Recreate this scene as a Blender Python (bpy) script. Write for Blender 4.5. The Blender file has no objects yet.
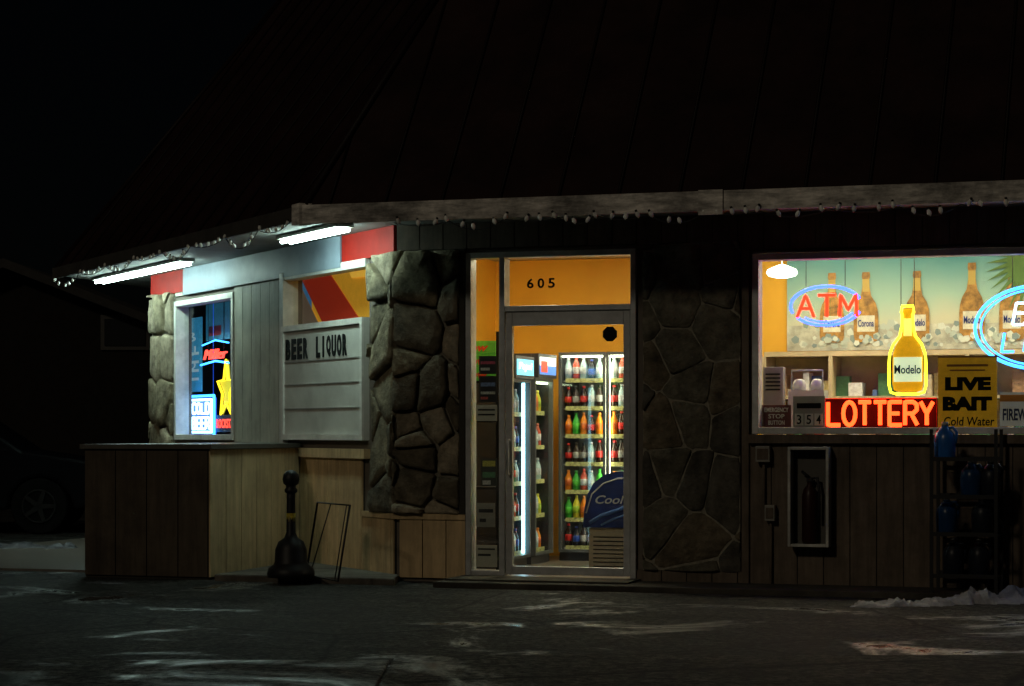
import bpy, bmesh, math, random
from mathutils import Vector, Matrix
random.seed(7)
sc=bpy.context.scene
PSI=math.radians(18); F=1024*50/23.6; CH=1.2; HV=432; Y0=16.35
cs,sn=math.cos(PSI),math.sin(PSI)
CAM=Vector((0,0,CH))
# ---- survey helpers: measured sight lines intersected with the real wall / ground planes
def ray(u,v):
    s=(u-512)/F; return Vector((-sn+s*cs, cs+s*sn,(HV-v)/F))
def hit(fr,u,v,off=0):
    inv=fr.inverted(); o=inv@CAM; d=inv.to_3x3()@ray(u,v); t=(off-o.y)/d.y; p=o+d*t; return p.x,p.z
def R(fr,u0,v0,u1,v1,off=0):
    um=(u0+u1)/2
    return hit(fr,u0,v0,off)[0],hit(fr,u1,v0,off)[0],hit(fr,um,v1,off)[1],hit(fr,um,v0,off)[1]
def gp(u,v,z=0):
    t=(CH-z)/((v-HV)/F); p=CAM+ray(u,v)*t; return p
def frame(o,ang):
    return Matrix.Translation(o)@Matrix.Rotation(ang,4,'Z')
FR=frame((0,Y0,0),0)
wx=hit(FR,397,500)[0]
W0=Vector((wx,Y0,0)); CF=frame(W0,math.radians(-45)); CL=6.4
W1=W0+Vector((-1,1,0))*(CL*.70711)
ID=Matrix.Identity(4)
# ---- materials
MC={}
def mat(name,col,rough=.6,metal=0,noise=.15,ns=6,bump=0,emit=0,ecol=None,spec=.5,streak=False,grime=0):
    if name in MC: return MC[name]
    m=bpy.data.materials.new(name); m.use_nodes=True; nt=m.node_tree; bs=nt.nodes['Principled BSDF']
    bs.inputs['Roughness'].default_value=rough; bs.inputs['Metallic'].default_value=metal
    bs.inputs['Specular IOR Level'].default_value=spec
    c=(col[0],col[1],col[2],1)
    bs.inputs['Base Color'].default_value=c
    if noise>0 or bump>0:
        tc=nt.nodes.new('ShaderNodeTexCoord'); n=nt.nodes.new('ShaderNodeTexNoise')
        n.inputs['Scale'].default_value=ns; n.inputs['Detail'].default_value=6; n.inputs['Roughness'].default_value=.65
        if streak:
            mp=nt.nodes.new('ShaderNodeMapping'); mp.inputs['Scale'].default_value=streak
            nt.links.new(tc.outputs['Object'],mp.inputs[0]); nt.links.new(mp.outputs[0],n.inputs['Vector'])
        else: nt.links.new(tc.outputs['Object'],n.inputs['Vector'])
        if noise>0:
            rp=nt.nodes.new('ShaderNodeValToRGB'); rp.color_ramp.elements[0].position=.3; rp.color_ramp.elements[1].position=.7
            rp.color_ramp.elements[0].color=tuple(x*(1-noise) for x in col[:3])+(1,)
            rp.color_ramp.elements[1].color=tuple(min(1,x*(1+noise)) for x in col[:3])+(1,)
            nt.links.new(n.outputs['Fac'],rp.inputs[0]); last=rp.outputs[0]
            if grime>0:
                n3=nt.nodes.new('ShaderNodeTexNoise'); n3.inputs['Scale'].default_value=1.7; n3.inputs['Detail'].default_value=8; n3.inputs['Roughness'].default_value=.7
                nt.links.new(tc.outputs['Object'],n3.inputs['Vector'])
                r3=nt.nodes.new('ShaderNodeValToRGB'); r3.color_ramp.elements[0].position=.38; r3.color_ramp.elements[1].position=.58
                r3.color_ramp.elements[0].color=(1-grime,1-grime,1-grime,1); r3.color_ramp.elements[1].color=(1,1,1,1)
                nt.links.new(n3.outputs['Fac'],r3.inputs[0])
                mx=nt.nodes.new('ShaderNodeMix'); mx.data_type='RGBA'; mx.blend_type='MULTIPLY'; mx.inputs[0].default_value=1
                nt.links.new(last,mx.inputs[6]); nt.links.new(r3.outputs[0],mx.inputs[7]); last=mx.outputs[2]
            nt.links.new(last,bs.inputs['Base Color'])
        if bump>0:
            n2=nt.nodes.new('ShaderNodeTexNoise'); n2.inputs['Scale'].default_value=ns*2.2; n2.inputs['Detail'].default_value=8; n2.inputs['Roughness'].default_value=.7
            nt.links.new(tc.outputs['Object'],n2.inputs['Vector'])
            b=nt.nodes.new('ShaderNodeBump'); b.inputs['Strength'].default_value=bump; b.inputs['Distance'].default_value=.03
            nt.links.new(n2.outputs['Fac'],b.inputs['Height']); nt.links.new(b.outputs[0],bs.inputs['Normal'])
    if emit>0:
        e=ecol or col
        bs.inputs['Emission Color'].default_value=(e[0],e[1],e[2],1); bs.inputs['Emission Strength'].default_value=emit
    MC[name]=m; return m
def glass(name,tint=(1,1,1),gl=.07,rough=.02):
    if name in MC: return MC[name]
    m=bpy.data.materials.new(name); m.use_nodes=True; nt=m.node_tree; nt.nodes.clear()
    o=nt.nodes.new('ShaderNodeOutputMaterial'); t=nt.nodes.new('ShaderNodeBsdfTransparent'); g=nt.nodes.new('ShaderNodeBsdfGlossy'); x=nt.nodes.new('ShaderNodeMixShader')
    t.inputs[0].default_value=(*tint,1); g.inputs['Roughness'].default_value=rough; x.inputs[0].default_value=gl
    nt.links.new(t.outputs[0],x.inputs[1]); nt.links.new(g.outputs[0],x.inputs[2]); nt.links.new(x.outputs[0],o.inputs[0])
    MC[name]=m; return m
# ---- builder
TXT={}
def text_geo(s,offset=0,ext=.01,shear=0):
    k=(s,offset,ext,shear)
    if k in TXT: return TXT[k]
    cu=bpy.data.curves.new('t','FONT'); cu.body=s; cu.extrude=ext; cu.offset=offset; cu.resolution_u=3; cu.shear=shear
    ob=bpy.data.objects.new('t',cu); sc.collection.objects.link(ob)
    dg=bpy.context.evaluated_depsgraph_get(); me=bpy.data.meshes.new_from_object(ob.evaluated_get(dg))
    vs=[v.co.copy() for v in me.vertices]; fs=[list(p.vertices) for p in me.polygons]
    bpy.data.objects.remove(ob); bpy.data.curves.remove(cu); bpy.data.meshes.remove(me)
    TXT[k]=(vs,fs); return TXT[k]
class B:
    def __init__(s,fr=ID): s.bm=bmesh.new(); s.M=fr
    def v(s,p): return s.bm.verts.new(s.M@Vector(p))
    def f(s,vs,m=0,sm=False):
        try: fc=s.bm.faces.new(vs); fc.material_index=m; fc.smooth=sm
        except ValueError: pass
    def poly(s,pts,m=0): s.f([s.v(p) for p in pts],m)
    def box(s,x0,x1,y0,y1,z0,z1,m=0):
        if x0>x1:x0,x1=x1,x0
        c=[s.v((x,y,z)) for z in (z0,z1) for x,y in ((x0,y0),(x1,y0),(x1,y1),(x0,y1))]
        for q in ((3,2,1,0),(4,5,6,7),(0,1,5,4),(1,2,6,5),(2,3,7,6),(3,0,4,7)): s.f([c[i] for i in q],m)
    def prism(s,pl,y0,y1,m=0,ms=None):
        a=[s.v((x,y0,z)) for x,z in pl]; b=[s.v((x,y1,z)) for x,z in pl]; n=len(pl)
        s.f(a,m); s.f(b[::-1],m)
        for i in range(n): s.f([a[i],b[i],b[(i+1)%n],a[(i+1)%n]],m if ms is None else ms)
    def column(s,pl,z0,z1,m=0):
        a=[s.v((x,y,z0)) for x,y in pl]; b=[s.v((x,y,z1)) for x,y in pl]; n=len(pl)
        s.f(a[::-1],m); s.f(b,m)
        for i in range(n): s.f([a[i],a[(i+1)%n],b[(i+1)%n],b[i]],m)
    def disc(s,cx,cz,rx,rz,y0,y1,m=0,n=24): s.prism([(cx+rx*math.cos(2*math.pi*i/n),cz+rz*math.sin(2*math.pi*i/n)) for i in range(n)],y0,y1,m)
    def tube(s,pts,r,m=0,closed=False,n=8):
        P=[Vector(p) for p in pts]; N=len(P); rings=[]
        for i in range(N):
            if closed: t=(P[(i+1)%N]-P[i-1])
            else: t=P[min(i+1,N-1)]-P[max(i-1,0)]
            if t.length<1e-9: t=Vector((1,0,0))
            t.normalize()
            up=Vector((0,1,0)) if abs(t.y)<.9 else Vector((0,0,1))
            a=t.cross(up).normalized(); c=t.cross(a).normalized()
            rings.append([s.v(P[i]+a*r*math.cos(2*math.pi*k/n)+c*r*math.sin(2*math.pi*k/n)) for k in range(n)])
        for i in range(N if closed else N-1):
            A=rings[i]; Bq=rings[(i+1)%N]
            for k in range(n): s.f([A[k],A[(k+1)%n],Bq[(k+1)%n],Bq[k]],m,True)
        if not closed: s.f(rings[0][::-1],m); s.f(rings[-1],m)
    def lathe(s,c,prof,n=16,ms=None):
        rings=[[s.v((c[0]+r*math.cos(2*math.pi*k/n),c[1]+r*math.sin(2*math.pi*k/n),c[2]+z)) for k in range(n)] for r,z in prof]
        for i in range(len(rings)-1):
            for k in range(n): s.f([rings[i][k],rings[i][(k+1)%n],rings[i+1][(k+1)%n],rings[i+1][k]],ms[i] if ms else 0,True)
        s.f(rings[0][::-1],ms[0] if ms else 0); s.f(rings[-1],ms[-1] if ms else 0)
    def text(s,t,x0,x1,z0,z1,y,m=0,off=0,shear=0,th=.004):
        vs,fs=text_geo(t,off,.01,shear)
        ax=min(v.x for v in vs);bx=max(v.x for v in vs);ay=min(v.y for v in vs);by=max(v.y for v in vs)
        if x0>x1:x0,x1=x1,x0
        V=[s.v((x0+(v.x-ax)/(bx-ax)*(x1-x0), y-(v.z/.01)*th*.5, z0+(v.y-ay)/(by-ay)*(z1-z0))) for v in vs]
        for f in fs: s.f([V[i] for i in f],m)
WL={}
def base_loc(bm):
    xs=[v.co for v in bm.verts]
    return Vector(((min(p.x for p in xs)+max(p.x for p in xs))/2,(min(p.y for p in xs)+max(p.y for p in xs))/2,min(p.z for p in xs)))
def meta(o,label,category,group,kind):
    if label:o['label']=label
    if category:o['category']=category
    if group:o['group']=group
    if kind:o['kind']=kind
def make(b,name,mats,parent=None,label=None,category=None,group=None,kind=None,bevel=0,recalc=True):
    if recalc: bmesh.ops.recalc_face_normals(b.bm,faces=b.bm.faces)
    c=base_loc(b.bm); bmesh.ops.translate(b.bm,verts=b.bm.verts,vec=-c)
    me=bpy.data.meshes.new(name); b.bm.to_mesh(me); b.bm.free()
    for m in (mats if isinstance(mats,(list,tuple)) else [mats]): me.materials.append(m)
    o=bpy.data.objects.new(name,me); sc.collection.objects.link(o)
    WL[o.name]=c
    if parent: o.parent=parent; o.location=c-WL[parent.name]
    else: o.location=c
    meta(o,label,category,group,kind)
    if bevel>0:
        md=o.modifiers.new('bevel','BEVEL'); md.width=bevel; md.segments=2; md.limit_method='ANGLE'
    return o
def empty(name,loc,label,category,group=None,parent=None):
    o=bpy.data.objects.new(name,None); sc.collection.objects.link(o); o.empty_display_size=.2
    WL[o.name]=Vector(loc); o.location=Vector(loc)-(WL[parent.name] if parent else Vector())
    if parent:o.parent=parent
    meta(o,label,category,group,None); return o
# ---- palette
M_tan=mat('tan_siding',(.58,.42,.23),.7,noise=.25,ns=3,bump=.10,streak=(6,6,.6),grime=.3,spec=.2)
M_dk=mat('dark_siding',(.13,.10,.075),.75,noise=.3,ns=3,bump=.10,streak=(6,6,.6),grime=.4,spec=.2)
M_gap=mat('groove_shadow_wood',(.03,.027,.02),.9,noise=.1)
M_white=mat('white_trim',(.62,.62,.58),.5,noise=.15,ns=9,bump=.05,grime=.3)
M_fascia=mat('weathered_fascia',(.62,.58,.53),.7,noise=.6,ns=5,bump=.3,streak=(1.2,1.2,6),grime=.7)
M_alu=mat('aluminium_frame',(.52,.53,.53),.35,metal=.3,noise=.15,ns=12,grime=.25)
M_red=mat('red_band',(.28,.010,.005),.6,noise=.2,ns=4,grime=.25,spec=.1)
M_grey=mat('grey_blue_lit_panel',(.20,.25,.31),.5,noise=.15,ns=3,grime=.25,spec=.2)
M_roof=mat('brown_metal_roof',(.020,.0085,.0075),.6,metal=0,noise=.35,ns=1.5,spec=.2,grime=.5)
M_soff=mat('soffit_paint',(.26,.27,.26),.7,noise=.2,ns=4,grime=.3)
M_black=mat('black_plastic',(.010,.010,.011),.5,noise=.2,spec=.25)
M_blackm=mat('black_metal',(.012,.012,.012),.5,metal=0,noise=.2,spec=.25)
M_conc=mat('concrete',(.13,.115,.095),.85,noise=.35,ns=5,bump=.4,grime=.5,spec=.15)
M_orange=mat('orange_wall',(.88,.46,.035),.6,noise=.08,ns=2)
M_cream=mat('cream_paint',(.75,.66,.42),.6,noise=.08,ns=3)
M_floor=mat('shop_floor_tile',(.14,.12,.10),.3,noise=.2)
M_ceil=mat('ceiling_tile',(.7,.66,.55),.8,noise=.05)
M_glass=glass('window_glass',(.95,.97,.95),.05)
M_glass2=glass('cooler_glass',(.97,.99,1),.03)
M_text=mat('black_lettering',(.006,.006,.006),.5,noise=0,spec=.1)
M_tube=mat('fluorescent_tube',(.8,1,.97),.4,noise=0,emit=44,ecol=(.72,1,.90))
M_panel=mat('ceiling_light_panel',(1,.96,.85),.4,noise=0,emit=24,ecol=(1,.90,.62))
st=[mat('field_stone',(.22,.185,.12),.9,noise=.55,ns=9,bump=.9,grime=.5,spec=.2),mat('field_stone_dark',(.14,.118,.082),.9,noise=.55,ns=8,bump=.9,grime=.5,spec=.2),mat('field_stone_pale',(.32,.27,.19),.9,noise=.5,ns=10,bump=.9,grime=.45,spec=.2),mat('mortar',(.16,.145,.11),.95,noise=.3,ns=20,bump=.5)]
stf=[mat('flagstone_grey',(.145,.132,.098),.85,noise=.55,ns=9,bump=.9,grime=.5,spec=.2),mat('flagstone_slate',(.10,.091,.073),.85,noise=.55,ns=8,bump=.9,grime=.5,spec=.2),mat('flagstone_brown',(.165,.135,.092),.85,noise=.5,ns=10,bump=.9,grime=.5,spec=.2),mat('pale_mortar',(.23,.21,.16),.95,noise=.4,ns=20,bump=.4)]
# ---- world and dim light
w=bpy.data.worlds.new("World"); sc.world=w; w.use_nodes=True; nt=w.node_tree
sky=nt.nodes.new('ShaderNodeTexSky'); sky.sky_type='NISHITA'; sky.sun_disc=False
sky.sun_elevation=math.radians(32); sky.sun_rotation=math.radians(200)
bg=nt.nodes['Background']; nt.links.new(sky.outputs[0],bg.inputs[0]); bg.inputs[1].default_value=.00016
sl=bpy.data.lights.new('lot_lamp','SUN'); sl.energy=.22; sl.angle=math.radians(4); sl.color=(1,.86,.64)  # sun-type light stands for an unseen parking-lot lamp behind the camera
so=bpy.data.objects.new('lot_lamp',sl); sc.collection.objects.link(so)
dirv=Vector((.25,1,-.56)).normalized(); so.rotation_euler=dirv.to_track_quat('-Z','Y').to_euler()
# ---- camera
cd=bpy.data.cameras.new('camera'); cam=bpy.data.objects.new('camera',cd); sc.collection.objects.link(cam)
cd.lens=50; cd.sensor_width=23.6; cd.clip_end=600; cd.shift_y=(HV-343)/1024
cam.location=CAM; cam.rotation_euler=(math.radians(90),0,PSI); sc.camera=cam
# ---- ground
def asphalt(name,c0,c1,crack=.55,r0=.75,r1=.16,s0=.08,s1=.5):
    m=bpy.data.materials.new(name); m.use_nodes=True; nt=m.node_tree; bs=nt.nodes['Principled BSDF']; L=nt.links.new
    tc=nt.nodes.new('ShaderNodeTexCoord')
    def noise(sc_,det=6,dist=0,ro=.6):
        n=nt.nodes.new('ShaderNodeTexNoise'); n.inputs['Scale'].default_value=sc_; n.inputs['Detail'].default_value=det; n.inputs['Distortion'].default_value=dist; n.inputs['Roughness'].default_value=ro
        L(tc.outputs['Object'],n.inputs['Vector']); return n
    def ramp(src,p0,c0,p1,c1):
        r=nt.nodes.new('ShaderNodeValToRGB'); e=r.color_ramp.elements; e[0].position=p0; e[1].position=p1; e[0].color=(*c0,1); e[1].color=(*c1,1); L(src,r.inputs[0]); return r
    big=noise(.6,9,.7,.68); fine=noise(20,4,0,.85); mid=noise(2.6,10,.3,.8)
    col=ramp(mid.outputs['Fac'],.38,c0,.66,c1)
    sp=ramp(fine.outputs['Fac'],.42,(.15,.15,.15),.66,(3.0,3.0,2.9))
    mx=nt.nodes.new('ShaderNodeMix'); mx.data_type='RGBA'; mx.blend_type='MULTIPLY'; mx.inputs[0].default_value=1
    L(col.outputs[0],mx.inputs[6]); L(sp.outputs[0],mx.inputs[7])
    vo=nt.nodes.new('ShaderNodeTexVoronoi'); vo.feature='DISTANCE_TO_EDGE'; vo.inputs['Scale'].default_value=crack
    ad=nt.nodes.new('ShaderNodeMix'); ad.data_type='RGBA'; ad.inputs[0].default_value=.12; dn=noise(1.8,5)
    L(tc.outputs['Object'],ad.inputs[6]); L(dn.outputs['Color'],ad.inputs[7]); L(ad.outputs[2],vo.inputs['Vector'])
    cr=ramp(vo.outputs['Distance'],.003,(.15,.15,.15),.012,(1,1,1))
    m2=nt.nodes.new('ShaderNodeMix'); m2.data_type='RGBA'; m2.blend_type='MULTIPLY'; m2.inputs[0].default_value=1
    L(mx.outputs[2],m2.inputs[6]); L(cr.outputs[0],m2.inputs[7]); L(m2.outputs[2],bs.inputs['Base Color'])
    wet=ramp(big.outputs['Fac'],.55,(r0,)*3,.63,(r1,)*3); L(wet.outputs[0],bs.inputs['Roughness'])
    spc=ramp(big.outputs['Fac'],.55,(s0,)*3,.63,(s1,)*3); L(spc.outputs[0],bs.inputs['Specular IOR Level'])
    bst=ramp(big.outputs['Fac'],.55,(.8,.8,.8),.63,(.12,.12,.12))
    b=nt.nodes.new('ShaderNodeBump'); b.inputs['Distance'].default_value=.022
    ma=nt.nodes.new('ShaderNodeMath'); ma.operation='MULTIPLY_ADD'; ma.inputs[1].default_value=.5; L(fine.outputs['Fac'],ma.inputs[0]); L(mid.outputs['Fac'],ma.inputs[2])
    L(ma.outputs[0],b.inputs['Height']); L(bst.outputs[0],b.inputs['Strength']); L(b.outputs[0],bs.inputs['Normal'])
    return m
b=B(); b.poly([(-250,-60,0),(250,-60,0),(250,350,0),(-250,350,0)]); make(b,'ground',asphalt('wet_asphalt',(.010,.010,.0105),(.050,.048,.044)),kind='structure')
b=B(frame((0,0,0),PSI))
xs=[-6,-.63,3.4,8]
for i in range(3): b.box(xs[i]+.008,xs[i+1]-.008,6.2,11.55+(-.25,.0,.06)[i],-.05,.014)
make(b,'pavement',asphalt('worn_concrete_pavement',(.022,.021,.019),(.070,.066,.058),.3,.8,.3,.08,.3),kind='structure',bevel=.01)
b=B(); b.box(-5.75,3.5,15.72,16.32,-.05,.045); b.box(-5.72,-4.25,15.9,16.33,.045,.06)
make(b,'kerb',mat('dark_kerb_concrete',(.065,.058,.048),.85,noise=.4,ns=4,bump=.5,grime=.5,spec=.15),kind='structure',bevel=.012)
b=B(); q=[gp(214,581),gp(394,585.5)]
b.column([(q[0].x,q[0].y),(q[1].x,q[1].y),(wx+.02,16.34),(-7.75,17.80)],-.05,.055)
make(b,'path',M_conc,kind='structure',bevel=.012)
# ---- store building
ST=empty('store_building',(-5,Y0,0),'low roadside convenience store with stone piers and metal mansard roof','building')
def siding(b,x0,x1,z0,z1,y=-.02,bw=.2,m=0,g=1):
    if x0>x1:x0,x1=x1,x0
    b.box(x0,x1,y+.012,0,z0,z1,g)
    x=x0
    while x<x1-.01:
        e=min(x+bw,x1); b.box(x+.004,e-.004,y,y+.013,z0+.002,z1-.002,m); x+=bw
def clip(pl,p,n):
    out=[]
    for i in range(len(pl)):
        a=pl[i]; c=pl[(i+1)%len(pl)]
        da=(a[0]-p[0])*n[0]+(a[1]-p[1])*n[1]; dc=(c[0]-p[0])*n[0]+(c[1]-p[1])*n[1]
        if da<=0: out.append(a)
        if da*dc<0:
            t=da/(da-dc); out.append((a[0]+(c[0]-a[0])*t,a[1]+(c[1]-a[1])*t))
    return out
def stones(b,x0,x1,z0,z1,size,dmin,dmax,gap,seed,y=0,flat=.93):
    rnd=random.Random(seed)
    if x0>x1:x0,x1=x1,x0
    b.box(x0,x1,y-.015,y,z0,z1,3)
    nx=max(1,round((x1-x0)/size)); nz=max(1,round((z1-z0)/size)); S=[]
    for j in range(-1,nz+1):
        for i in range(-1,nx+1):
            if rnd.random()<.10: continue
            S.append((x0+(i+.5+rnd.uniform(-.55,.55)+(.5 if j%2 else 0))*(x1-x0)/nx, z0+(j+.5+rnd.uniform(-.5,.5))*(z1-z0)/nz))
            if rnd.random()<.12: S.append((S[-1][0]+rnd.choice([-1,1])*rnd.uniform(.4,.6)*size,S[-1][1]+rnd.uniform(-.5,.5)*size))
    for s in S:
        pl=[(x0,z0),(x1,z0),(x1,z1),(x0,z1)]
        for t in S:
            if t is s: continue
            n=(t[0]-s[0],t[1]-s[1]); l=math.hypot(*n)
            if l>size*5 or l<1e-6: continue
            n=(n[0]/l,n[1]/l); mid=((s[0]+t[0])/2-n[0]*gap,(s[1]+t[1])/2-n[1]*gap)
            pl=clip(pl,mid,n)
            if len(pl)<3: break
        if len(pl)<3: continue
        cx=sum(p[0] for p in pl)/len(pl); cz=sum(p[1] for p in pl)/len(pl)
        Q=[]
        for i in range(len(pl)):
            a=pl[i]; c=pl[(i+1)%len(pl)]; le=math.hypot(a[0]-c[0],a[1]-c[1])
            if le<.012: continue
            for f in ((.07,.36,.68,.93) if le>.12 else (.15,.85)):
                wb=.008 if .1<f<.9 else .003
                Q.append((a[0]+(c[0]-a[0])*f+rnd.uniform(-wb,wb), a[1]+(c[1]-a[1])*f+rnd.uniform(-wb,wb)))
        if len(Q)<3: continue
        d=rnd.uniform(dmin,dmax); m=rnd.choice([0,0,1,2]); rx,rz=rnd.uniform(-.12,.12),rnd.uniform(-.12,.12)
        jt=dmax*.05
        def ring(k,dep,j=0): return [b.v((cx+(p[0]-cx)*k,y-.013-max(.004,dep+((p[0]-cx)*rx+(p[1]-cz)*rz)*k*(dep/dmax)+rnd.uniform(-j,j)),cz+(p[1]-cz)*k)) for p in Q]
        r0=ring(1,0); r1=ring(.985,d*.75); r2=ring(flat,d*.97,jt); r3=ring(.5,d,jt); ce=b.v((cx,y-.013-d,cz))
        n=len(Q)
        for A,C,smo in ((r0,r1,False),(r1,r2,False),(r2,r3,True)):
            for i in range(n): b.f([A[i],A[(i+1)%n],C[(i+1)%n],C[i]],m,smo)
        for i in range(n): b.f([r3[i],r3[(i+1)%n],ce],m,True)
SZ=2.87 # soffit height
D0,D1=hit(FR,467,400)[0],hit(FR,637,400)[0]
P0,P1=hit(FR,644,400)[0],hit(FR,741,400)[0]
Wa,_=hit(FR,753,400); Wb=-.75
zT=hit(FR,760,254)[1]; zB=hit(FR,800,434)[1]; DT=2.625
b=B(FR)
b.box(wx,D0,0,.16,0,SZ); b.box(D0,D1,0,.16,DT,SZ); b.box(D1,Wa,0,.16,0,SZ); b.box(Wa,Wb,0,.16,0,zB-.02); b.box(Wa,Wb,0,.16,zT+.01,SZ); b.box(Wb,3.5,0,.16,0,SZ)
make(b,'wall',mat('wall_core',(.12,.10,.08),.8),parent=ST)
b=B(FR)
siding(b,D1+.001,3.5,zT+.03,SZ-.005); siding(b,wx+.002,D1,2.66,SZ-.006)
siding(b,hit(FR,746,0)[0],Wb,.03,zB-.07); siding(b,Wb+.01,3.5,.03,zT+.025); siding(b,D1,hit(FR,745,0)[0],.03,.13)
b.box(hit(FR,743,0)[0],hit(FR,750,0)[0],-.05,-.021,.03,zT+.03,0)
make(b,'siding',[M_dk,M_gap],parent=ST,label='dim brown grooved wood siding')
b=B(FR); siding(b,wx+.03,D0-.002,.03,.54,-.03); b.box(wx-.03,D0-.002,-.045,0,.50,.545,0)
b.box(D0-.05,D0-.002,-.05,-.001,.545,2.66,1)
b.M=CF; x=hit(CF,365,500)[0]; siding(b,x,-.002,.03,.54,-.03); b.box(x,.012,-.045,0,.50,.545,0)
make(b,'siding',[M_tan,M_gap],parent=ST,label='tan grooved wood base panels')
b=B(FR); stones(b,wx-.02,D0-.05,.546,2.655,.29,.03,.085,.009,12)
b.M=CF; stones(b,hit(CF,376,400)[0],.03,.546,2.655,.38,.03,.08,.010,9)
make(b,'stone_pillar',st,parent=ST,label='rough fieldstone pier at the building corner')
b=B(FR); stones(b,P0,P1,.13,2.66,.31,.008,.022,.006,41,y=-.012,flat=.95)
make(b,'stone_pillar',stf,parent=ST,label='flat flagstone pier between door and window')
b=B(CF); c0=hit(CF,175,400)[0]; stones(b,-CL,c0,.05,2.655,.45,.03,.07,.012,5); make(b,'stone_pillar',st,parent=ST,label='fieldstone pier at the far corner')
# chamfer wall
A0,A1=hit(CF,177,400)[0],hit(CF,236,400)[0]
S0,S1=hit(CF,286,400)[0],hit(CF,369.5,400)[0]
azT=hit(CF,206,297)[1]; azB=hit(CF,206,440)[1]; szT=hit(CF,328,268)[1]; szB=hit(CF,328,446)[1]
b=B(CF)
b.box(-CL,A0,0,.16,0,SZ); b.box(A0,A1,0,.16,0,azB); b.box(A0,A1,0,.16,azT,SZ); b.box(A1,S0,0,.16,0,SZ); b.box(S0,S1,0,.16,0,szB+.06); b.box(S0,S1,0,.16,szT,SZ); b.box(S1,-.002,0,.16,0,SZ)
b.M=ID; b.box(W1.x,W1.x+.16,W1.y+.12,27,0,SZ); b.box(3.34,3.5,16.51,27,0,SZ); b.box(W1.x+.16,3.34,26.84,27,0,SZ)
make(b,'wall',mat('wall_core',(.12,.10,.08),.8),parent=ST)
b=B(CF)
siding(b,A1+.002,S0-.05,1.10,2.655,-.02,.24)
siding(b,A0,A1,azT+.05,2.655,-.02,.24); siding(b,S0,S1,szT+.06,2.655,-.02,.24)
make(b,'siding',[mat('pale_siding',(.42,.42,.35),.6,noise=.2,ns=3,streak=(5,5,.6),grime=.3,spec=.2),M_gap],parent=ST,label='pale painted siding between windows')
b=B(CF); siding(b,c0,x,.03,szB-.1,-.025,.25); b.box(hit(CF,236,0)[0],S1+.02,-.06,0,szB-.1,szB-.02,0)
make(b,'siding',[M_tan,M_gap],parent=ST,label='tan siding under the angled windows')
b=B(CF); g0,g1=hit(CF,187,280)[0],hit(CF,345,240)[0]
b.box(-CL,g0,-.03,0,2.64,SZ-.003,0); b.box(g1,0,-.03,0,2.64,SZ-.003,0); b.box(g0+.004,g1-.004,-.045,0,2.60,SZ-.003,1)  # grey-blue light on the band's middle is put into this raised panel
make(b,'band',[M_red,M_grey],parent=ST,label='red band with grey-blue light painted on its middle under the eave')
def win(fr,x0,x1,z0,z1,name,fw,mat_f,y=.06,glassm=M_glass,mull=()):
    b=B(fr); b.box(x0+fw*.5,x1-fw*.5,y,y+.006,z0+fw*.5,z1-fw*.5); wn=make(b,name,glassm,parent=ST)
    b=B(fr)
    b.box(x0,x0+fw,-.035,.11,z0,z1); b.box(x1-fw,x1,-.035,.11,z0,z1); b.box(x0+fw,x1-fw,-.035,.11,z1-fw,z1); b.box(x0+fw,x1-fw,-.035,.11,z0,z0+fw)
    make(b,'frame',mat_f,parent=wn,bevel=.004); return wn
wn=win(FR,Wa,Wb,zB,zT,'window',.05,mat('white_window_frame',(.60,.61,.58),.5,noise=.2,ns=8,grime=.3))
b=B(FR); b.box(Wa-.02,Wb+.02,-.07,-.02,zB-.07,zB-.004); make(b,'sill',M_dk,parent=wn)
win(CF,A0,A1,azB,azT,'window',.055,M_white)
b=B(CF)
b.box(S0-.045,S0+.05,-.05,.1,szB-.04,szT+.02); b.box(S0+.05,S1,-.04,.1,szT-.05,szT+.02)
make(b,'window_trim',M_white,parent=ST,bevel=.004)
zz=hit(CF,328,325)[1]
b=B(CF); b.box(S0+.05,S1-.01,.05,.056,zz,szT-.05); make(b,'window',M_glass,parent=ST)
# roof
ER=4.2; d=.95; SL=2.9/2.2
E0=Vector((wx-.414*d,Y0-d,0)); E1=W1+Vector((-1,-.414,0))*d
ez=2.93; tz=ez+2.9; k=2.2
b=B()
def z(v,h): return (v[0],v[1],h)
T0=E0+Vector((.414*k,k,0)); T1=E1+Vector((k,.414*k,0))
eR=(ER,E0.y); tR=(ER,T0.y); E2=(E1.x,28); T2=(T1.x,28)
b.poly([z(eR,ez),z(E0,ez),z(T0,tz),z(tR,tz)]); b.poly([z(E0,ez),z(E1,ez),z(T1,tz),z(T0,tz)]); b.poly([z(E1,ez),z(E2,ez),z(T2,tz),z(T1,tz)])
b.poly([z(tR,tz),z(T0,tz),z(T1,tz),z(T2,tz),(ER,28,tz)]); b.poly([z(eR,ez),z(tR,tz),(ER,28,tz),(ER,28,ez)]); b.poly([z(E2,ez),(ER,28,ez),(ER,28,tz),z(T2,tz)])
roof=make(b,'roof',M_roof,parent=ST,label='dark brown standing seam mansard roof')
b=B()
def seam(p,dirv,kk):
    q=p+Vector((dirv.x*kk,dirv.y*kk,kk*SL)); b.tube([p,q],.013,0,n=4)
xx=E0.x+.2
while xx<ER:
    kk=min(k,(xx-E0.x)/.414); seam(Vector((xx,E0.y,ez+.012)),Vector((0,1,0)),kk); xx+=.46
ed=(E1-E0).normalized(); L_=(E1-E0).length; t=.25
while t<L_:
    kk=min(k,t/.414,(L_-t)/.414); p=E0+ed*t; seam(Vector((p.x,p.y,ez+.012)),Vector((.7071,.7071,0)),kk); t+=.46
b.tube([z(E0,ez+.015),z(T0,tz+.015)],.03,0,n=6); b.tube([z(E1,ez+.015),z(T1,tz+.015)],.03,0,n=6)
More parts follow.
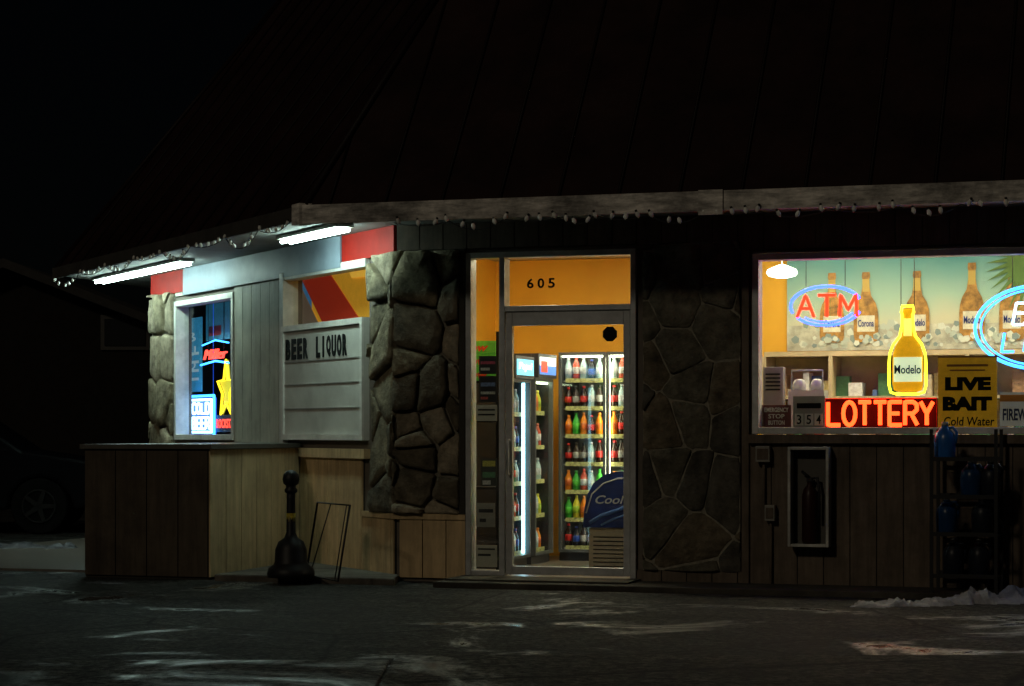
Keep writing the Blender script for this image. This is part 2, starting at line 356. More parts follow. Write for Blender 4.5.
make(b,'seam',mat('seam_metal',(.008,.004,.0036),.6,noise=.3,ns=2,spec=.2),parent=roof,kind='stuff')
b=B(); b.box(E0.x-.01,ER,E0.y-.035,E0.y,2.80,2.945)
sp=hit(frame((0,E0.y,0),0),712,200)[0]; b.box(sp-.09,sp+.09,E0.y-.055,E0.y-.036,2.77,2.95)
b.M=frame(z(E0,0),math.radians(-45)); b.box(-.14,.02,-.055,.05,2.80,2.96)
make(b,'fascia',M_fascia,parent=roof,label='weathered white fascia board')
b=B(frame(z(E0,0),math.radians(-45))); b.box(-L_-.02,-.145,-.035,0,2.83,2.945)
make(b,'fascia',mat('dark_fascia',(.05,.047,.043),.6,noise=.4,ns=4),parent=roof)
b=B(); b.poly([z(eR,SZ),z(E0,SZ),z(E1,SZ),z(E2,SZ),(W1.x+.05,28,SZ),(W1.x+.05,W1.y+.02,SZ),(wx+.02,Y0+.05,SZ),(ER,Y0+.05,SZ)])
make(b,'soffit',M_soff,parent=roof)
# interior shell
iy=19.85; yb=18.65
b=B(); b.box(-12,3.3,16.52,26.8,-.04,.02); make(b,'floor',M_floor,parent=ST)
b=B(); b.poly([(-6.25,16.52,2.85),(3.3,16.52,2.85),(3.3,26.8,2.85),(-10.5,26.8,2.85),(-10.5,21.1,2.85)]); make(b,'ceiling',M_ceil,parent=ST)
b=B(); b.box(-6.62,-4.2,iy,iy+.1,.02,2.845); b.box(-4.2,-4.1,yb,iy+.1,.02,2.845); b.box(-4.1,3.3,yb,yb+.1,.02,2.845); b.box(-6.72,-6.62,16.9,iy+.1,.02,2.845)
make(b,'interior_wall',M_orange,parent=ST,label='orange painted shop interior wall')
for x0,y0,x1,y1 in ((-5.5,17.0,-5.2,18.5),(-3.6,17.3,-2.4,17.6),(-1.8,17.3,-.6,17.6)): b=B(); b.box(x0,x1,y0,y1,2.80,2.84); make(b,'ceiling_light',M_panel,parent=ST)
# ---- door unit
b=B(FR); f=.045
s0=hit(FR,501,400)[0]; s1=hit(FR,506,400)[0]; zt0=hit(FR,560,304)[1]; zt1=hit(FR,560,311)[1]
b.box(D0,D0+f,-.04,.1,.06,DT); b.box(D1-f,D1,-.04,.1,.06,DT); b.box(D0+f,D1-f,-.04,.1,DT-f,DT); b.box(s0-.005,s1,-.038,.098,.06,DT-f); b.box(s1,D1-f,-.036,.096,zt0-.01,zt1+.0)
b.box(D0+f,s0-.005,-.03,.09,.06,.10)
fr_=make(b,'door_frame',M_alu,parent=ST,bevel=.004)
b=B(FR); b.box(D0+f,s0-.005,.03,.036,.10,DT-f); b.box(s1,D1-f,.03,.036,zt1+.0,DT-f); make(b,'glass',M_glass,parent=fr_)
g0x,g1x,_,_=R(FR,513,320,624,560); gz0=hit(FR,570,567)[1]; gz1=hit(FR,570,325)[1]
dx0,dx1=s1+.006,D1-f-.006; dzT=zt0-.02
b=B(FR); b.box(dx0,g0x,-.02,.03,.075,dzT); b.box(g1x,dx1,-.02,.03,.075,dzT); b.box(g0x,g1x,-.02,.03,.075,gz0); b.box(g0x,g1x,-.02,.03,gz1,dzT)
door=make(b,'door',M_alu,parent=ST,bevel=.004,label='aluminium framed glass shop door')
b=B(FR); b.box(g0x,g1x,.002,.008,gz0,gz1); make(b,'glass',M_glass,parent=door)
b=B(FR); hx=hit(FR,510,400)[0]; hz0=hit(FR,510,474)[1]; hz1=hit(FR,510,440)[1]
b.tube([(hx,-.02,hz0),(hx,-.07,hz0),(hx,-.07,hz1),(hx,-.02,hz1)],.011)
make(b,'handle',M_alu,parent=door)
b=B(FR); b.box(g0x+.02,g0x+.33,.035,.075,gz1+.01,gz1+.06); make(b,'closer',M_alu,parent=door)
b=B(FR); x0,x1,z0,z1=R(FR,526,278,554,288)
for i,ch in enumerate('605'):
    c=x0+(x1-x0)*i*.38; b.text(ch,c,c+(x1-x0)*.24,z0,z1,.025,0,off=.025)
make(b,'house_number',M_text,parent=fr_,label='black stick-on street number 605')
b=B(FR); cx,cz=hit(FR,610,334); b.prism([(cx+.062*math.cos(math.pi/8+i*math.pi/4),cz+.062*math.sin(math.pi/8+i*math.pi/4)) for i in range(8)],-.004,.0,0)
make(b,'security_sticker',M_text,parent=door)
def poster(fr,u0,v0,u1,v1,off,col,bars,label,emit=0):
    x0,x1,z0,z1=R(fr,u0,v0,u1,v1,off); mats=[mat('poster_%.2f_%.2f_%.2f'%col,col,.5,noise=.1,ns=15)]
    b=B(fr); b.box(x0,x1,off,off+.003,z0,z1,0)
    for (a,c,e,g,colb) in bars:
        mm=mat('print_%.2f_%.2f_%.2f'%colb,colb,.5,noise=.5,ns=60)
        if mm not in mats: mats.append(mm)
        b.box(x0+(x1-x0)*a,x0+(x1-x0)*c,off-.002,off-.0005,z0+(z1-z0)*e,z0+(z1-z0)*g,mats.index(mm))
    return make(b,'poster',mats,label=label,category='poster',group='posters taped inside the shop door glass')
K=(.01,.01,.012); Wt=(.75,.75,.72)
poster(FR,479,356,497,374,.045,(.03,.03,.04),[(.1,.9,.55,.7,(.7,.1,.2)),(.1,.6,.2,.35,Wt)],'black poster with pink and white lines taped to glass')
poster(FR,479,376,497,402,.045,(.02,.02,.03),[(.1,.9,.6,.75,(.2,.3,.6)),(.1,.9,.3,.4,Wt),(.1,.5,.1,.2,(.6,.1,.1))],'dark poster with small print taped to glass')
poster(FR,476,405,497,421,.045,(.6,.58,.52),[(.1,.9,.65,.75,K),(.1,.9,.35,.45,K)],'white opening notice with black lines taped to glass')
poster(FR,481,458,497,486,.045,(.03,.035,.03),[(.1,.9,.7,.9,(.6,.55,.1)),(.1,.9,.3,.5,(.1,.3,.15)),(.1,.6,.05,.2,Wt)],'dark poster with yellow header taped to glass')
poster(FR,477,503,495,527,.045,(.32,.31,.28),[(.1,.9,.6,.75,K),(.15,.5,.2,.35,K)],'grey flyer with black lines taped to glass')
poster(FR,476,545,497,567,.045,(.5,.47,.40),[(.1,.9,.78,.85,K),(.1,.7,.5,.6,K)],'pale flyer with black lines taped to glass')
# ---- bottles
def bottle_mesh(name,body,label,cap):
    b=B(); b.lathe((0,0,0),[(.028,0),(.034,.01),(.034,.06),(.035,.061),(.035,.12),(.034,.121),(.031,.145),(.015,.185),(.014,.20),(.016,.201),(.016,.218),(.01,.22)],12,[0,0,1,1,1,0,0,0,2,2,2])
    o=make(b,name,[mat('drink_%s'%name,body,.2,noise=0),mat('drink_label_%s'%name,label,.4,noise=.6,ns=45),mat('drink_cap_%s'%name,cap,.4,noise=0)]); me=o.data; bpy.data.objects.remove(o); return me
BT={'cola':(bottle_mesh('cola',(.03,.010,.005),(.6,.02,.015),(.7,.02,.02)),'dark cola bottle with red label'),
'green':(bottle_mesh('green',(.05,.42,.04),(.10,.55,.05),(.05,.35,.05)),'green soda bottle with green label'),
'orange':(bottle_mesh('orange',(.9,.25,.01),(.85,.12,.01),(.85,.25,.03)),'orange soda bottle with red label'),
'water':(bottle_mesh('water',(.45,.6,.62),(.75,.8,.85),(.7,.7,.75)),'clear drink bottle with white label'),
'blue':(bottle_mesh('blue',(.02,.02,.03),(.04,.10,.5),(.05,.1,.5)),'dark drink bottle with blue label'),
'yellow':(bottle_mesh('yellow',(.75,.65,.04),(.45,.65,.04),(.8,.75,.1)),'yellow drink bottle with lime label'),
'pink':(bottle_mesh('pink',(.65,.10,.06),(.75,.7,.65),(.7,.1,.1)),'pink drink bottle with white label'),
'dark':(bottle_mesh('dark',(.03,.015,.01),(.35,.33,.3),(.02,.02,.02)),'dark root beer bottle with grey label')}
def put_bottle(kind,p):
    me,lb=BT[kind]; o=bpy.data.objects.new('drink_bottle',me); sc.collection.objects.link(o); o.location=p; o.rotation_euler=(0,0,random.uniform(0,6)); sz=random.uniform(.86,1.04); o.scale=(1,1,sz)
    o['label']=lb+' on a cooler shelf'; o['category']='bottle'; o['group']='drink bottles in the shop coolers'
M_coolb=mat('cooler_black_body',(.03,.03,.035),.4); M_cooli=mat('cooler_inside_white',(.5,.52,.48),.5,noise=0)
def cooler(fr,x0,x1,dep,H,doors,header,headfn,label,rows,step=.075,lampm=None,depth1=.10):
    th=empty('drink_cooler',fr@Vector(((x0+x1)/2,dep/2,.02)),label,'cooler')
    b=B(fr); t=.03
    b.box(x0,x0+t,.03,dep,.02,H); b.box(x1-t,x1,.03,dep,.02,H); b.box(x0+t,x1-t,.03,dep,H-t,H); b.box(x0+t,x1-t,.03,dep,.02,.10); b.box(x0+t,x1-t,dep-t,dep,.10,H-t,1)
    make(b,'body',[M_coolb,M_cooli],parent=th)
    hz=H-header
    n=doors; wd=(x1-x0)/n
    for i in range(n):
        a,c=x0+i*wd,x0+(i+1)*wd
        b=B(fr); e=.026; b.box(a+.003,a+e,-.01,.028,.1,hz); b.box(c-e,c-.003,-.01,.028,.1,hz); b.box(a+e,c-e,-.01,.028,hz-e,hz); b.box(a+e,c-e,-.01,.028,.1,.1+e)
        dd=make(b,'door',mat('cooler_door_frame',(.12,.13,.14),.35,metal=.3),parent=th)
        b=B(fr); b.box(a+e,c-e,.008,.012,.1+e,hz-e); make(b,'glass',M_glass2,parent=dd)
        b=B(fr)
        if lampm is M_hot: b.box(a+.035,a+.052,.035,.06,.13,hz-.03); b.box(c-.052,c-.035,.035,.06,.13,hz-.03)
        else: b.box(a+.032,c-.032,.034,.06,hz-.045,hz-.030); b.box(a+.004,a+.022,.034,.06,.13,hz-.05); b.box(c-.022,c-.004,.034,.06,.13,hz-.05)
        make(b,'lamp',lampm,parent=th)
    if header>0:
        b=B(fr); b.box(x0,x1,-.04,.028,hz+.004,H,0); mats=headfn(b,x0,x1,hz+.004,H); make(b,'header_sign',mats,parent=th)
    nr=len(rows); dz=(hz-.14)/nr
    for j,row in enumerate(rows):
        zz=.14+j*dz
        b=B(fr); b.box(x0+.032,x1-.032,.065,dep-.04,zz-.012,zz); b.box(x0+.05,x1-.05,.060,.064,zz-.02,zz+.018,1); make(b,'shelf',[mat('shelf_wire',(.4,.42,.4),.4,metal=.3),mat('price_rail',(.62,.52,.2),.5,noise=.8,ns=40)],parent=th)
        xx=x0+.07; i=0
        while xx<x1-.06:
            kd=row[i%len(row)]
            if random.random()<.2: kd=random.choice(row)
            put_bottle(kd,fr@Vector((xx+random.uniform(-.003,.003),depth1,zz)))
            xx+=step; i+=1
    return th
SF=frame((-5.77,0,0),math.radians(90))
def headA(b,x0,x1,z0,z1):
    b.box(x0+.03,x1-.03,-.044,-.041,z0+.03,z1-.03,1); b.text('Pepsi',x0+.08,x1-.08,z0+.06,z0+.14,-.047,2,shear=.2)
    return [M_coolb,mat('header_cyan',(.2,.7,.9),.4,noise=0,emit=1.6,ecol=(.15,.70,1)),mat('header_white_mark',(.9,.95,1),.4,noise=0,emit=3)]
def headB(b,x0,x1,z0,z1):
    b.box(x0+.03,x1-.03,-.044,-.041,z0+.03,z0+.11,1); b.box(x0+.03,x1-.03,-.044,-.041,z0+.11,z1-.03,2); b.box(x0+.06,x1-.3,-.047,-.045,z0+.05,z0+.15,3)
    return [M_coolb,mat('header_blue',(.1,.25,.7),.4,noise=0,emit=1.0,ecol=(.1,.3,.9)),mat('header_white',(.85,.9,.9),.4,noise=0,emit=1.3),mat('header_red',(.8,.08,.04),.4,noise=0,emit=1.2)]
M_hot=mat('bright_cooler_lamp',(.85,1,1),.4,noise=0,emit=6,ecol=(.42,.85,1))
M_warm=mat('warm_cooler_lamp',(.9,1,.85),.4,noise=0,emit=12,ecol=(.90,1,.62))
cooler(SF,17.74,18.27,.6,1.86,1,.2,headA,'slim upright drink cooler with cyan lit header',[['water','blue'],['cola','pink'],['water','cola'],['blue','water'],['water']],.085,M_hot)
cooler(SF,18.40,18.95,.6,1.90,1,.22,headB,'slim upright drink cooler with red white and blue header',[['orange','water'],['yellow','water'],['water','water'],['pink','water'],['yellow','orange']],.085,M_warm)
CB=frame((0,19.06,0),0)
rows=[['cola','blue','dark','cola','pink','dark'],['green','yellow','orange','green','orange','green'],['orange','green','yellow','cola','pink','water'],['cola','dark','dark','water','cola','blue'],['orange','green','green','cola','orange','yellow'],['cola','dark','cola','water','dark','blue'],['water','pink','water','blue','water','cola']]
cooler(CB,-5.745,-4.39,.6,1.93,3,.0,None,'three door reach-in cooler packed with coloured soda bottles',rows,.0725,mat('cooler_lamp_soft',(1,1,.95),.4,noise=0,emit=14,ecol=(1,1,.70)))
# stacked soda display behind sidelight
th=empty('soda_display_rack',(-5.72,16.95,.02),'stack of green soda cartons on a slim display rack','display rack')
b=B()
for x in (-5.96,-5.58):
    for y in (16.8,17.1): b.box(x-.012,x+.012,y-.012,y+.012,.02,2.02)
for zz in (.2,.75,1.3,1.62): b.box(-5.97,-5.57,16.79,17.11,zz-.02,zz)
make(b,'rack',M_blackm,parent=th)
for zz in (1.62,1.73,1.84):
    b=B(); b.box(-5.95,-5.60,16.80,17.08,zz+.002,zz+.105,0); b.text('Dew',-5.90,-5.66,zz+.02,zz+.085,16.797,1,shear=.3,off=.03)
    make(b,'carton',[mat('green_carton',(.12,.55,.06),.5,noise=.4,ns=12,emit=.08),mat('carton_print',(.8,.06,.02),.5,noise=0,emit=.08)],parent=th)
# blue freezer
th=empty('ice_cream_freezer',(-4.75,17.75,.02),'rounded blue ice cream freezer with white vented base','freezer')
b=B(); pl=[(-5.06,.40),(-5.05,.55),(-5.02,.68),(-4.97,.77),(-4.88,.84),(-4.78,.87),(-4.3,.88),(-4.3,.40)]; b.prism(pl,17.5,18.1,0)
b.tube([(-5.03,17.492,.52),(-4.98,17.492,.68),(-4.88,17.492,.77),(-4.76,17.492,.81),(-4.6,17.492,.82)],.006,1); b.tube([(-5.0,17.492,.44),(-4.9,17.492,.50),(-4.75,17.492,.55),(-4.6,17.492,.62)],.016,2)
b.tube([(-4.9,17.492,.42),(-4.8,17.492,.47),(-4.6,17.492,.54)],.010,2)
b.text('Cool',-4.95,-4.70,.60,.67,17.495,1,shear=.3,off=.01)
make(b,'body',[mat('freezer_blue',(.012,.035,.20),.3,noise=.5,ns=5),mat('freezer_white',(.5,.55,.65),.4,noise=0),mat('freezer_light_blue',(.05,.14,.45),.4,noise=0)],parent=th)
b=B(); b.box(-5.02,-4.3,17.54,18.08,.02,.395,0)
for i in range(8): b.box(-4.98,-4.4,17.532,17.539,.07+i*.035,.078+i*.035,1)
make(b,'base',[mat('freezer_base',(.36,.32,.25),.5),M_black],parent=th)
# ---- marquee sign
b=B(CF); mx0,mx1=hit(CF,287.5,380)[0],hit(CF,369,380)[0]; mz0=hit(CF,328,440)[1]; mz1=hit(CF,328,322)[1]
b.box(mx0,mx1,-.045,.04,mz0,mz1,0)
e=.05; b.box(mx0,mx0+e,-.065,-.046,mz0,mz1,1); b.box(mx1-e,mx1,-.065,-.046,mz0,mz1,1); b.box(mx0+e,mx1-e,-.065,-.046,mz1-e,mz1,1); b.box(mx0+e,mx1-e,-.065,-.046,mz0,mz0+e,1)
for f_ in (.27,.48,.68): zz=mz0+(mz1-mz0)*f_; b.box(mx0+e,mx1-e,-.052,-.046,zz-.004,zz+.004,2)
mk=make(b,'letter_board_sign',[mat('marquee_face',(.58,.58,.53),.4,noise=.12,ns=3,grime=.15,spec=.2),mat('marquee_frame',(.72,.71,.66),.5,noise=.15,ns=8,grime=.2),mat('marquee_rail',(.30,.30,.28),.4)],label='white changeable letter board reading BEER LIQUOR on angled wall',category='sign')
for tx,u0,u1 in (('BEER',290.5,314),('LIQUOR',321,353)):
    x0=hit(CF,u0,350)[0]; x1=hit(CF,u1,350)[0]
    zz=mz0+(mz1-mz0)*.70; n=len(tx); w_=(x1-x0)/n
    b=B(CF)
    for i,ch in enumerate(tx):
        a=x0+i*w_; k_=.30 if ch=='I' else .80
        b.text(ch,a+w_*(.5-k_/2),a+w_*(.5+k_/2),zz,zz+.185,-.052,0,off=.05)
    make(b,'lettering',M_text,parent=mk)
# interior stripe wall behind sign window
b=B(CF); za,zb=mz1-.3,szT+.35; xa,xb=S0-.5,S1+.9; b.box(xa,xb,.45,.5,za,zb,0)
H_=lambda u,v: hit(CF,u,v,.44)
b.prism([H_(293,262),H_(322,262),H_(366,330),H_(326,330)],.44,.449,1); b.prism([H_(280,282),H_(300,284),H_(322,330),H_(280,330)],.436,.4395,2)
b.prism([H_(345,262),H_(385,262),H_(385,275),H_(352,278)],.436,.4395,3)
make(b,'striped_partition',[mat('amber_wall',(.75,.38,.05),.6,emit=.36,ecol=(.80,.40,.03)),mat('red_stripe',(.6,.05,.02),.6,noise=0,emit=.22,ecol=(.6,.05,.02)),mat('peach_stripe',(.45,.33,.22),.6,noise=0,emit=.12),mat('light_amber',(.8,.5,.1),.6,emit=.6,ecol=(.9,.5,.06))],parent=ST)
# ---- neon window contents (angled wall)
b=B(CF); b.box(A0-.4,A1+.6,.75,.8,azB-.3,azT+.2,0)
make(b,'glowing_blind',mat('blue_glow_backing',(.12,.22,.30),.6,noise=.8,ns=2,emit=.22,ecol=(.06,.30,.60)),parent=ST)  # blue neon glow is put into this backing as emission
GL={'A':[[(0,0),(.5,1),(1,0)],[(.2,.4),(.8,.4)]],'T':[[(0,1),(1,1)],[(.5,1),(.5,0)]],'M':[[(0,0),(.06,1),(.5,.3),(.94,1),(1,0)]],'L':[[(0,1),(0,0),(1,0)]],
'O':[[(.5+.5*math.cos(a*math.pi/8),.5+.5*math.sin(a*math.pi/8)) for a in range(17)]],'E':[[(1,1),(0,1),(0,0),(1,0)],[(0,.5),(.8,.5)]],
'R':[[(0,0),(0,1),(.65,1),(.95,.88),(.95,.65),(.65,.5),(0,.5)],[(.5,.5),(1,0)]],'Y':[[(0,1),(.5,.5),(1,1)],[(.5,.5),(.5,0)]],
'C':[[(1,.85),(.75,1),(.25,1),(0,.75),(0,.25),(.25,0),(.75,0),(1,.15)]],'D':[[(0,0),(0,1),(.6,1),(1,.7),(1,.3),(.6,0),(0,0)]],
'B':[[(0,0),(0,1),(.7,1),(.95,.8),(.7,.53),(0,.53)],[(.7,.53),(1,.28),(.7,0),(0,0)]],
'u':[[(0,.6),(0,.15),(.3,0),(.8,.1),(.9,.6),(.9,0)]],'d':[[(.9,.5),(.5,.6),(0,.45),(0,.1),(.4,0),(.9,.1)],[(.9,0),(.9,1)]],
'i':[[(.5,0),(.5,.6)],[(.5,.85),(.5,.92)]],'g':[[(.9,.55),(.4,.6),(0,.4),(.1,.05),(.5,0),(.9,.1)],[(.9,.6),(.9,-.3),(.5,-.4),(.1,-.3)]],'h':[[(0,0),(0,1)],[(0,.45),(.5,.6),(.9,.4),(.9,0)]],'t':[[(.4,.95),(.4,.1),(.8,0)],[(0,.6),(.8,.6)]]}
def neon(b,word,x0,x1,z0,z1,y,r,m=0,gap=.28,sh=0):
    if x0>x1:x0,x1=x1,x0
    n=len(word); w_=(x1-x0)/(n+(n-1)*gap)
    for i,ch in enumerate(word):
        a=x0+i*w_*(1+gap)
        for pl in GL[ch]:
            Q=[]
            for j in range(len(pl)-1):
                for f_ in (0,.08,.5,.92): Q.append((pl[j][0]+(pl[j+1][0]-pl[j][0])*f_,pl[j][1]+(pl[j+1][1]-pl[j][1])*f_))
            Q.append(pl[-1]); b.tube([(a+(p[0]+sh*p[1])*w_,y,z0+p[1]*(z1-z0)) for p in Q],r,m)
def E(name,c,s): return mat(name,c,.4,noise=0,emit=s,ecol=c,spec=.1)
N_red=E('neon_red',(1,.045,.008),8); N_red2=E('neon_red_letters',(1,.012,.004),10); N_blue=E('neon_blue',(.022,.055,1),11); N_yel=E('neon_yellow',(1,.66,.02),2.6); N_white=E('neon_white',(.55,.8,1),3.2); N_cyan=E('neon_cyan',(.035,.28,1),6)
M_hang=mat('sign_backing',(.02,.02,.025),.4,noise=0)
def hang(b,x0,x1,z,ztop,y,m):
    for x in (x0,x1): b.tube([(x,y+.01,z),(x,y+.01,ztop)],.003,m,n=4)
b=B(CF); x0,x1,z0,z1=R(CF,188,396,214,436,.2)
for k_ in (0,.04): b.tube([(x0+k_*2,.2,z0+k_),(x1-k_*2,.2,z0+k_),(x1-k_*2,.2,z1-k_),(x0+k_*2,.2,z1-k_)],.014,0 if k_==0 else 2,closed=True)
w_=x1-x0; h_=z1-z0; neon(b,'COLD',x0+.14,x1-.14,z0+h_*.56,z1-h_*.18,.2,.012,2,); neon(b,'BEER',x0+.14,x1-.14,z0+h_*.18,z0+h_*.46,.2,.012,2)
b.box(x0+.02,x1-.02,.225,.235,z0+.02,z1-.02,1); hang(b,x0+.05,x1-.05,z1,azT,.2,1)
make(b,'neon_sign',[N_cyan,mat('blue_sign_back',(.02,.08,.3),.4,noise=0,emit=.8,ecol=(.015,.10,.9)),N_white],label='blue and white boxed neon sign in angled window',category='neon sign')
b=B(CF); cx,cz=hit(CF,226,390,.2); rx=hit(CF,235,388,.2)[0]-cx; rz=.30
pts=[(cx+(rx if i%2==0 else rx*.42)*math.sin(i*math.pi/5),cz+(rz if i%2==0 else rz*.42)*math.cos(i*math.pi/5)) for i in range(10)]
b.prism(pts,.22,.23,1); b.tube([(p[0],.2,p[1]) for p in pts],.013,0,closed=True)
q0,q1,r0,r1=R(CF,215,417,236,430,.2); b.box(q0,q1,.215,.235,r0-.02,r1+.02,3); b.text('ROCKSTAR',q0+.03,q1-.03,r0+.02,r1-.02,.205,2,off=.01); hang(b,cx-.1,cx+.1,cz+.1,azT,.2,3)
make(b,'neon_sign',[N_yel,mat('star_back',(.4,.40,.05),.4,noise=0,emit=.7,ecol=(.8,.75,.05)),E('neon_red_soft',(1,.06,.04),3),M_hang],label='yellow neon star with red lettering below it',category='neon sign')
b=B(CF); x0,x1,z0,z1=R(CF,204,349,227,359,.2); b.text('Miller',x0,x1,z0,z1,.2,0,shear=.35,off=0,th=.02); b.tube([(x0-.1,.2,z0-.05),((x0+x1)/2,.2,z0-.02),(x1+.05,.2,z0-.05)],.010,1); b.tube([(x0-.05,.2,z1+.05),((x0+x1)/2,.2,z1+.09),(x1+.05,.2,z1+.05)],.008,1)
hang(b,x0+.1,x1-.1,z1,azT,.2,2)
make(b,'neon_sign',[E('neon_red_soft',(1,.06,.04),3),N_cyan,M_hang],label='red script and blue neon beer sign in angled window',category='neon sign')
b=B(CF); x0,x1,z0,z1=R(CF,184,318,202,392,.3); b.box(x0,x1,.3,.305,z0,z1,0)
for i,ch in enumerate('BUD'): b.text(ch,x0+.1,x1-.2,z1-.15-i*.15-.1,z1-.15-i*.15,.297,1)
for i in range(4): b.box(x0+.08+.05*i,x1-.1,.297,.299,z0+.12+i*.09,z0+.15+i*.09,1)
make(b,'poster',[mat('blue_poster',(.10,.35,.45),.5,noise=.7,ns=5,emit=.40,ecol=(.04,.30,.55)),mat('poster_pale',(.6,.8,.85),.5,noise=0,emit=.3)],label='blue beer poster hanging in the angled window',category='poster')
b=B(CF); x0,x1,z0,z1=R(CF,206,303,231,340,.35); b.box(x0,x1,.35,.355,z0,z1,0); b.box(x0+.1,x1-.3,.346,.349,z0+.05,z0+.15,1)
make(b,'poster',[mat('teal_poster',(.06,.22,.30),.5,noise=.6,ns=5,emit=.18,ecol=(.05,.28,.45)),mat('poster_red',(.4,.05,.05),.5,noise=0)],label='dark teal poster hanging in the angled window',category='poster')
# ---- front window neon
b=B(FR); yN=.16
x0,x1,z0,z1=R(FR,797,295,857,317,yN)
neon(b,'ATM',x0,x1,z0,z1,yN,.0125,0,gap=.24)
x0,x1,z0,z1=R(FR,790,286,861,325,yN); cx,cz=(x0+x1)/2,(z0+z1)/2; rx,rz=(x1-x0)/2,(z1-z0)/2
def arc(a0,a1,k_=1): return [(cx+rx*k_*math.cos(math.radians(a)),yN+.03,cz+rz*k_*math.sin(math.radians(a))) for a in range(a0,a1+1,6)]
b.tube(arc(20,200),.0105,1); b.tube(arc(215,345),.0105,1); b.tube(arc(225,335,.84),.007,1); hang(b,cx-.15,cx+.15,cz+rz,zT,yN,2)
make(b,'neon_sign',[N_red2,N_blue,M_hang],label='red neon ATM sign ringed by blue neon oval',category='neon sign')
b=B(FR); x0,x1,z0,z1=R(FR,828,402,933,425,yN)
neon(b,'LOTTERY',x0,x1,z0,z1,yN,.0150,0,gap=.26)
b.box(x0-.03,x1+.03,yN+.03,yN+.04,z0-.03,z1+.03,1)
b.tube([(x0-.025,yN+.02,z0-.028),(x1+.025,yN+.02,z0-.028),(x1+.025,yN+.02,z1+.028),(x0-.025,yN+.02,z1+.028)],.003,2,closed=True)
make(b,'neon_sign',[N_red,mat('sign_red_back',(.025,.002,.002),.7,noise=0,emit=.04,ecol=(.8,.015,.01),spec=.05),E('neon_dim_red',(1,.03,.01),.25)],label='large red neon LOTTERY sign in shop window',category='neon sign')
x0,x1,z0,z1=R(FR,889,306,926,394,yN); cx=(x0+x1)/2; hw=(x1-x0)/2; H=z1-z0
half=[(.30,1.0),(.34,.93),(.28,.90),(.30,.78),(.42,.66),(.78,.56),(.95,.46),(1,.36),(1,.10),(.9,.02),(.6,0)]
outl=[(cx+a*hw,z0+h*H) for a,h in half]+[(cx-a*hw,z0+h*H) for a,h in half[::-1]]
b=B(FR); inn=[(cx+(p[0]-cx)*.84,z0+H*.5+(p[1]-z0-H*.5)*.95) for p in outl]; b.prism(inn,yN+.02,yN+.03,0)
b.tube([(p[0],yN,p[1]) for p in outl],.0105,1,closed=True)
b.prism([(cx-hw*.76,z0+H*.14),(cx+hw*.76,z0+H*.14),(cx+hw*.76,z0+H*.42),(cx-hw*.76,z0+H*.42)],yN+.012,yN+.019,2)
b.text('Modelo',cx-hw*.72,cx+hw*.72,z0+H*.23,z0+H*.33,yN+.009,3,off=.02)
b.box(cx-hw*.22,cx+hw*.22,yN+.012,yN+.019,z0+H*.66,z0+H*.86,4); hang(b,cx-.05,cx+.05,z1,zT,yN,5)
make(b,'neon_sign',[mat('bottle_amber_glow',(.6,.30,.01),.4,noise=.4,ns=10,emit=.50,ecol=(1,.48,.012)),E('neon_bottle_outline',(1,.95,.04),2.8),E('bottle_label_glow',(.80,.95,.65),.8),mat('label_navy',(.01,.03,.2),.4,noise=0),E('bottle_neck_foil',(.9,.80,.2),1.0),M_hang],label='yellow neon beer bottle sign with white Modelo label',category='neon sign')
b=B(FR); cx,cz=hit(FR,1040,327,yN); rx,rz=.475,.31
for k_ in (1,.91): b.tube([(cx+rx*k_*math.cos(a*math.pi/24),yN+.01,cz+rz*k_*math.sin(a*math.pi/24)) for a in range(48)],.012 if k_==1 else .007,0,closed=True)
neon(b,'Bud',cx-.20,cx+.20,cz+.02,cz+.18,yN,.010,1,sh=.25); neon(b,'Light',cx-.28,cx+.28,cz-.18,cz-.04,yN,.010,0,sh=.25); hang(b,cx-.2,cx+.2,cz+rz*.9,zT,yN,2)
make(b,'neon_sign',[N_cyan,N_white,M_hang],label='blue oval neon beer sign with script letters',category='neon sign')
b=B(FR); yS=.09; x0,x1,z0,z1=R(FR,938,356,997,431,yS); b.box(x0,x1,yS,yS+.012,z0,z1,0); w_=x1-x0; h_=z1-z0
b.text('LIVE',x0+w_*.12,x1-w_*.10,z0+h_*.54,z0+h_*.72,yS-.002,1,off=.07); b.text('BAIT',x0+w_*.08,x1-w_*.08,z0+h_*.27,z0+h_*.46,yS-.002,1,off=.07); b.text('Cold Water',x0+w_*.10,x1-w_*.04,z0+h_*.07,z0+h_*.19,yS-.002,1,shear=.1,off=.015)
b.box(x0+w_*.15,x1-w_*.15,yS-.002,yS-.0005,z0+h_*.86,z0+h_*.89,2); b.box(x0+w_*.2,x1-w_*.2,yS-.002,yS-.0005,z0+h_*.80,z0+h_*.82,2)
b.box(x0,x1,yS-.003,yS-.001,z1-.012,z1,2)
make(b,'bait_sign',[mat('yellow_board',(.62,.33,.010),.5,noise=.3,ns=6,emit=.12,ecol=(.8,.40,.012),grime=.3),M_text,mat('brown_print',(.3,.12,.02),.5,noise=0)],label='yellow LIVE BAIT sign board in shop window',category='sign')
b=B(FR); x0,x1,z0,z1=R(FR,1000,392,1050,426,yS); b.box(x0,x1,yS,yS+.01,z0,z1,0); b.text('FIREWOOD',x0+.02,x1-.02,z0+.04,z0+.13,yS-.002,1,off=.03); b.box(x0,x1,yS-.003,yS-.001,z1-.07,z1-.02,2)
make(b,'firewood_sign',[mat('cream_sign',(.6,.57,.5),.5,emit=.08),mat('navy_print',(.02,.03,.10),.5,noise=0),mat('orange_print',(.7,.25,.03),.5,noise=0)],label='cream FIREWOOD sign with dark letters in window',category='sign')
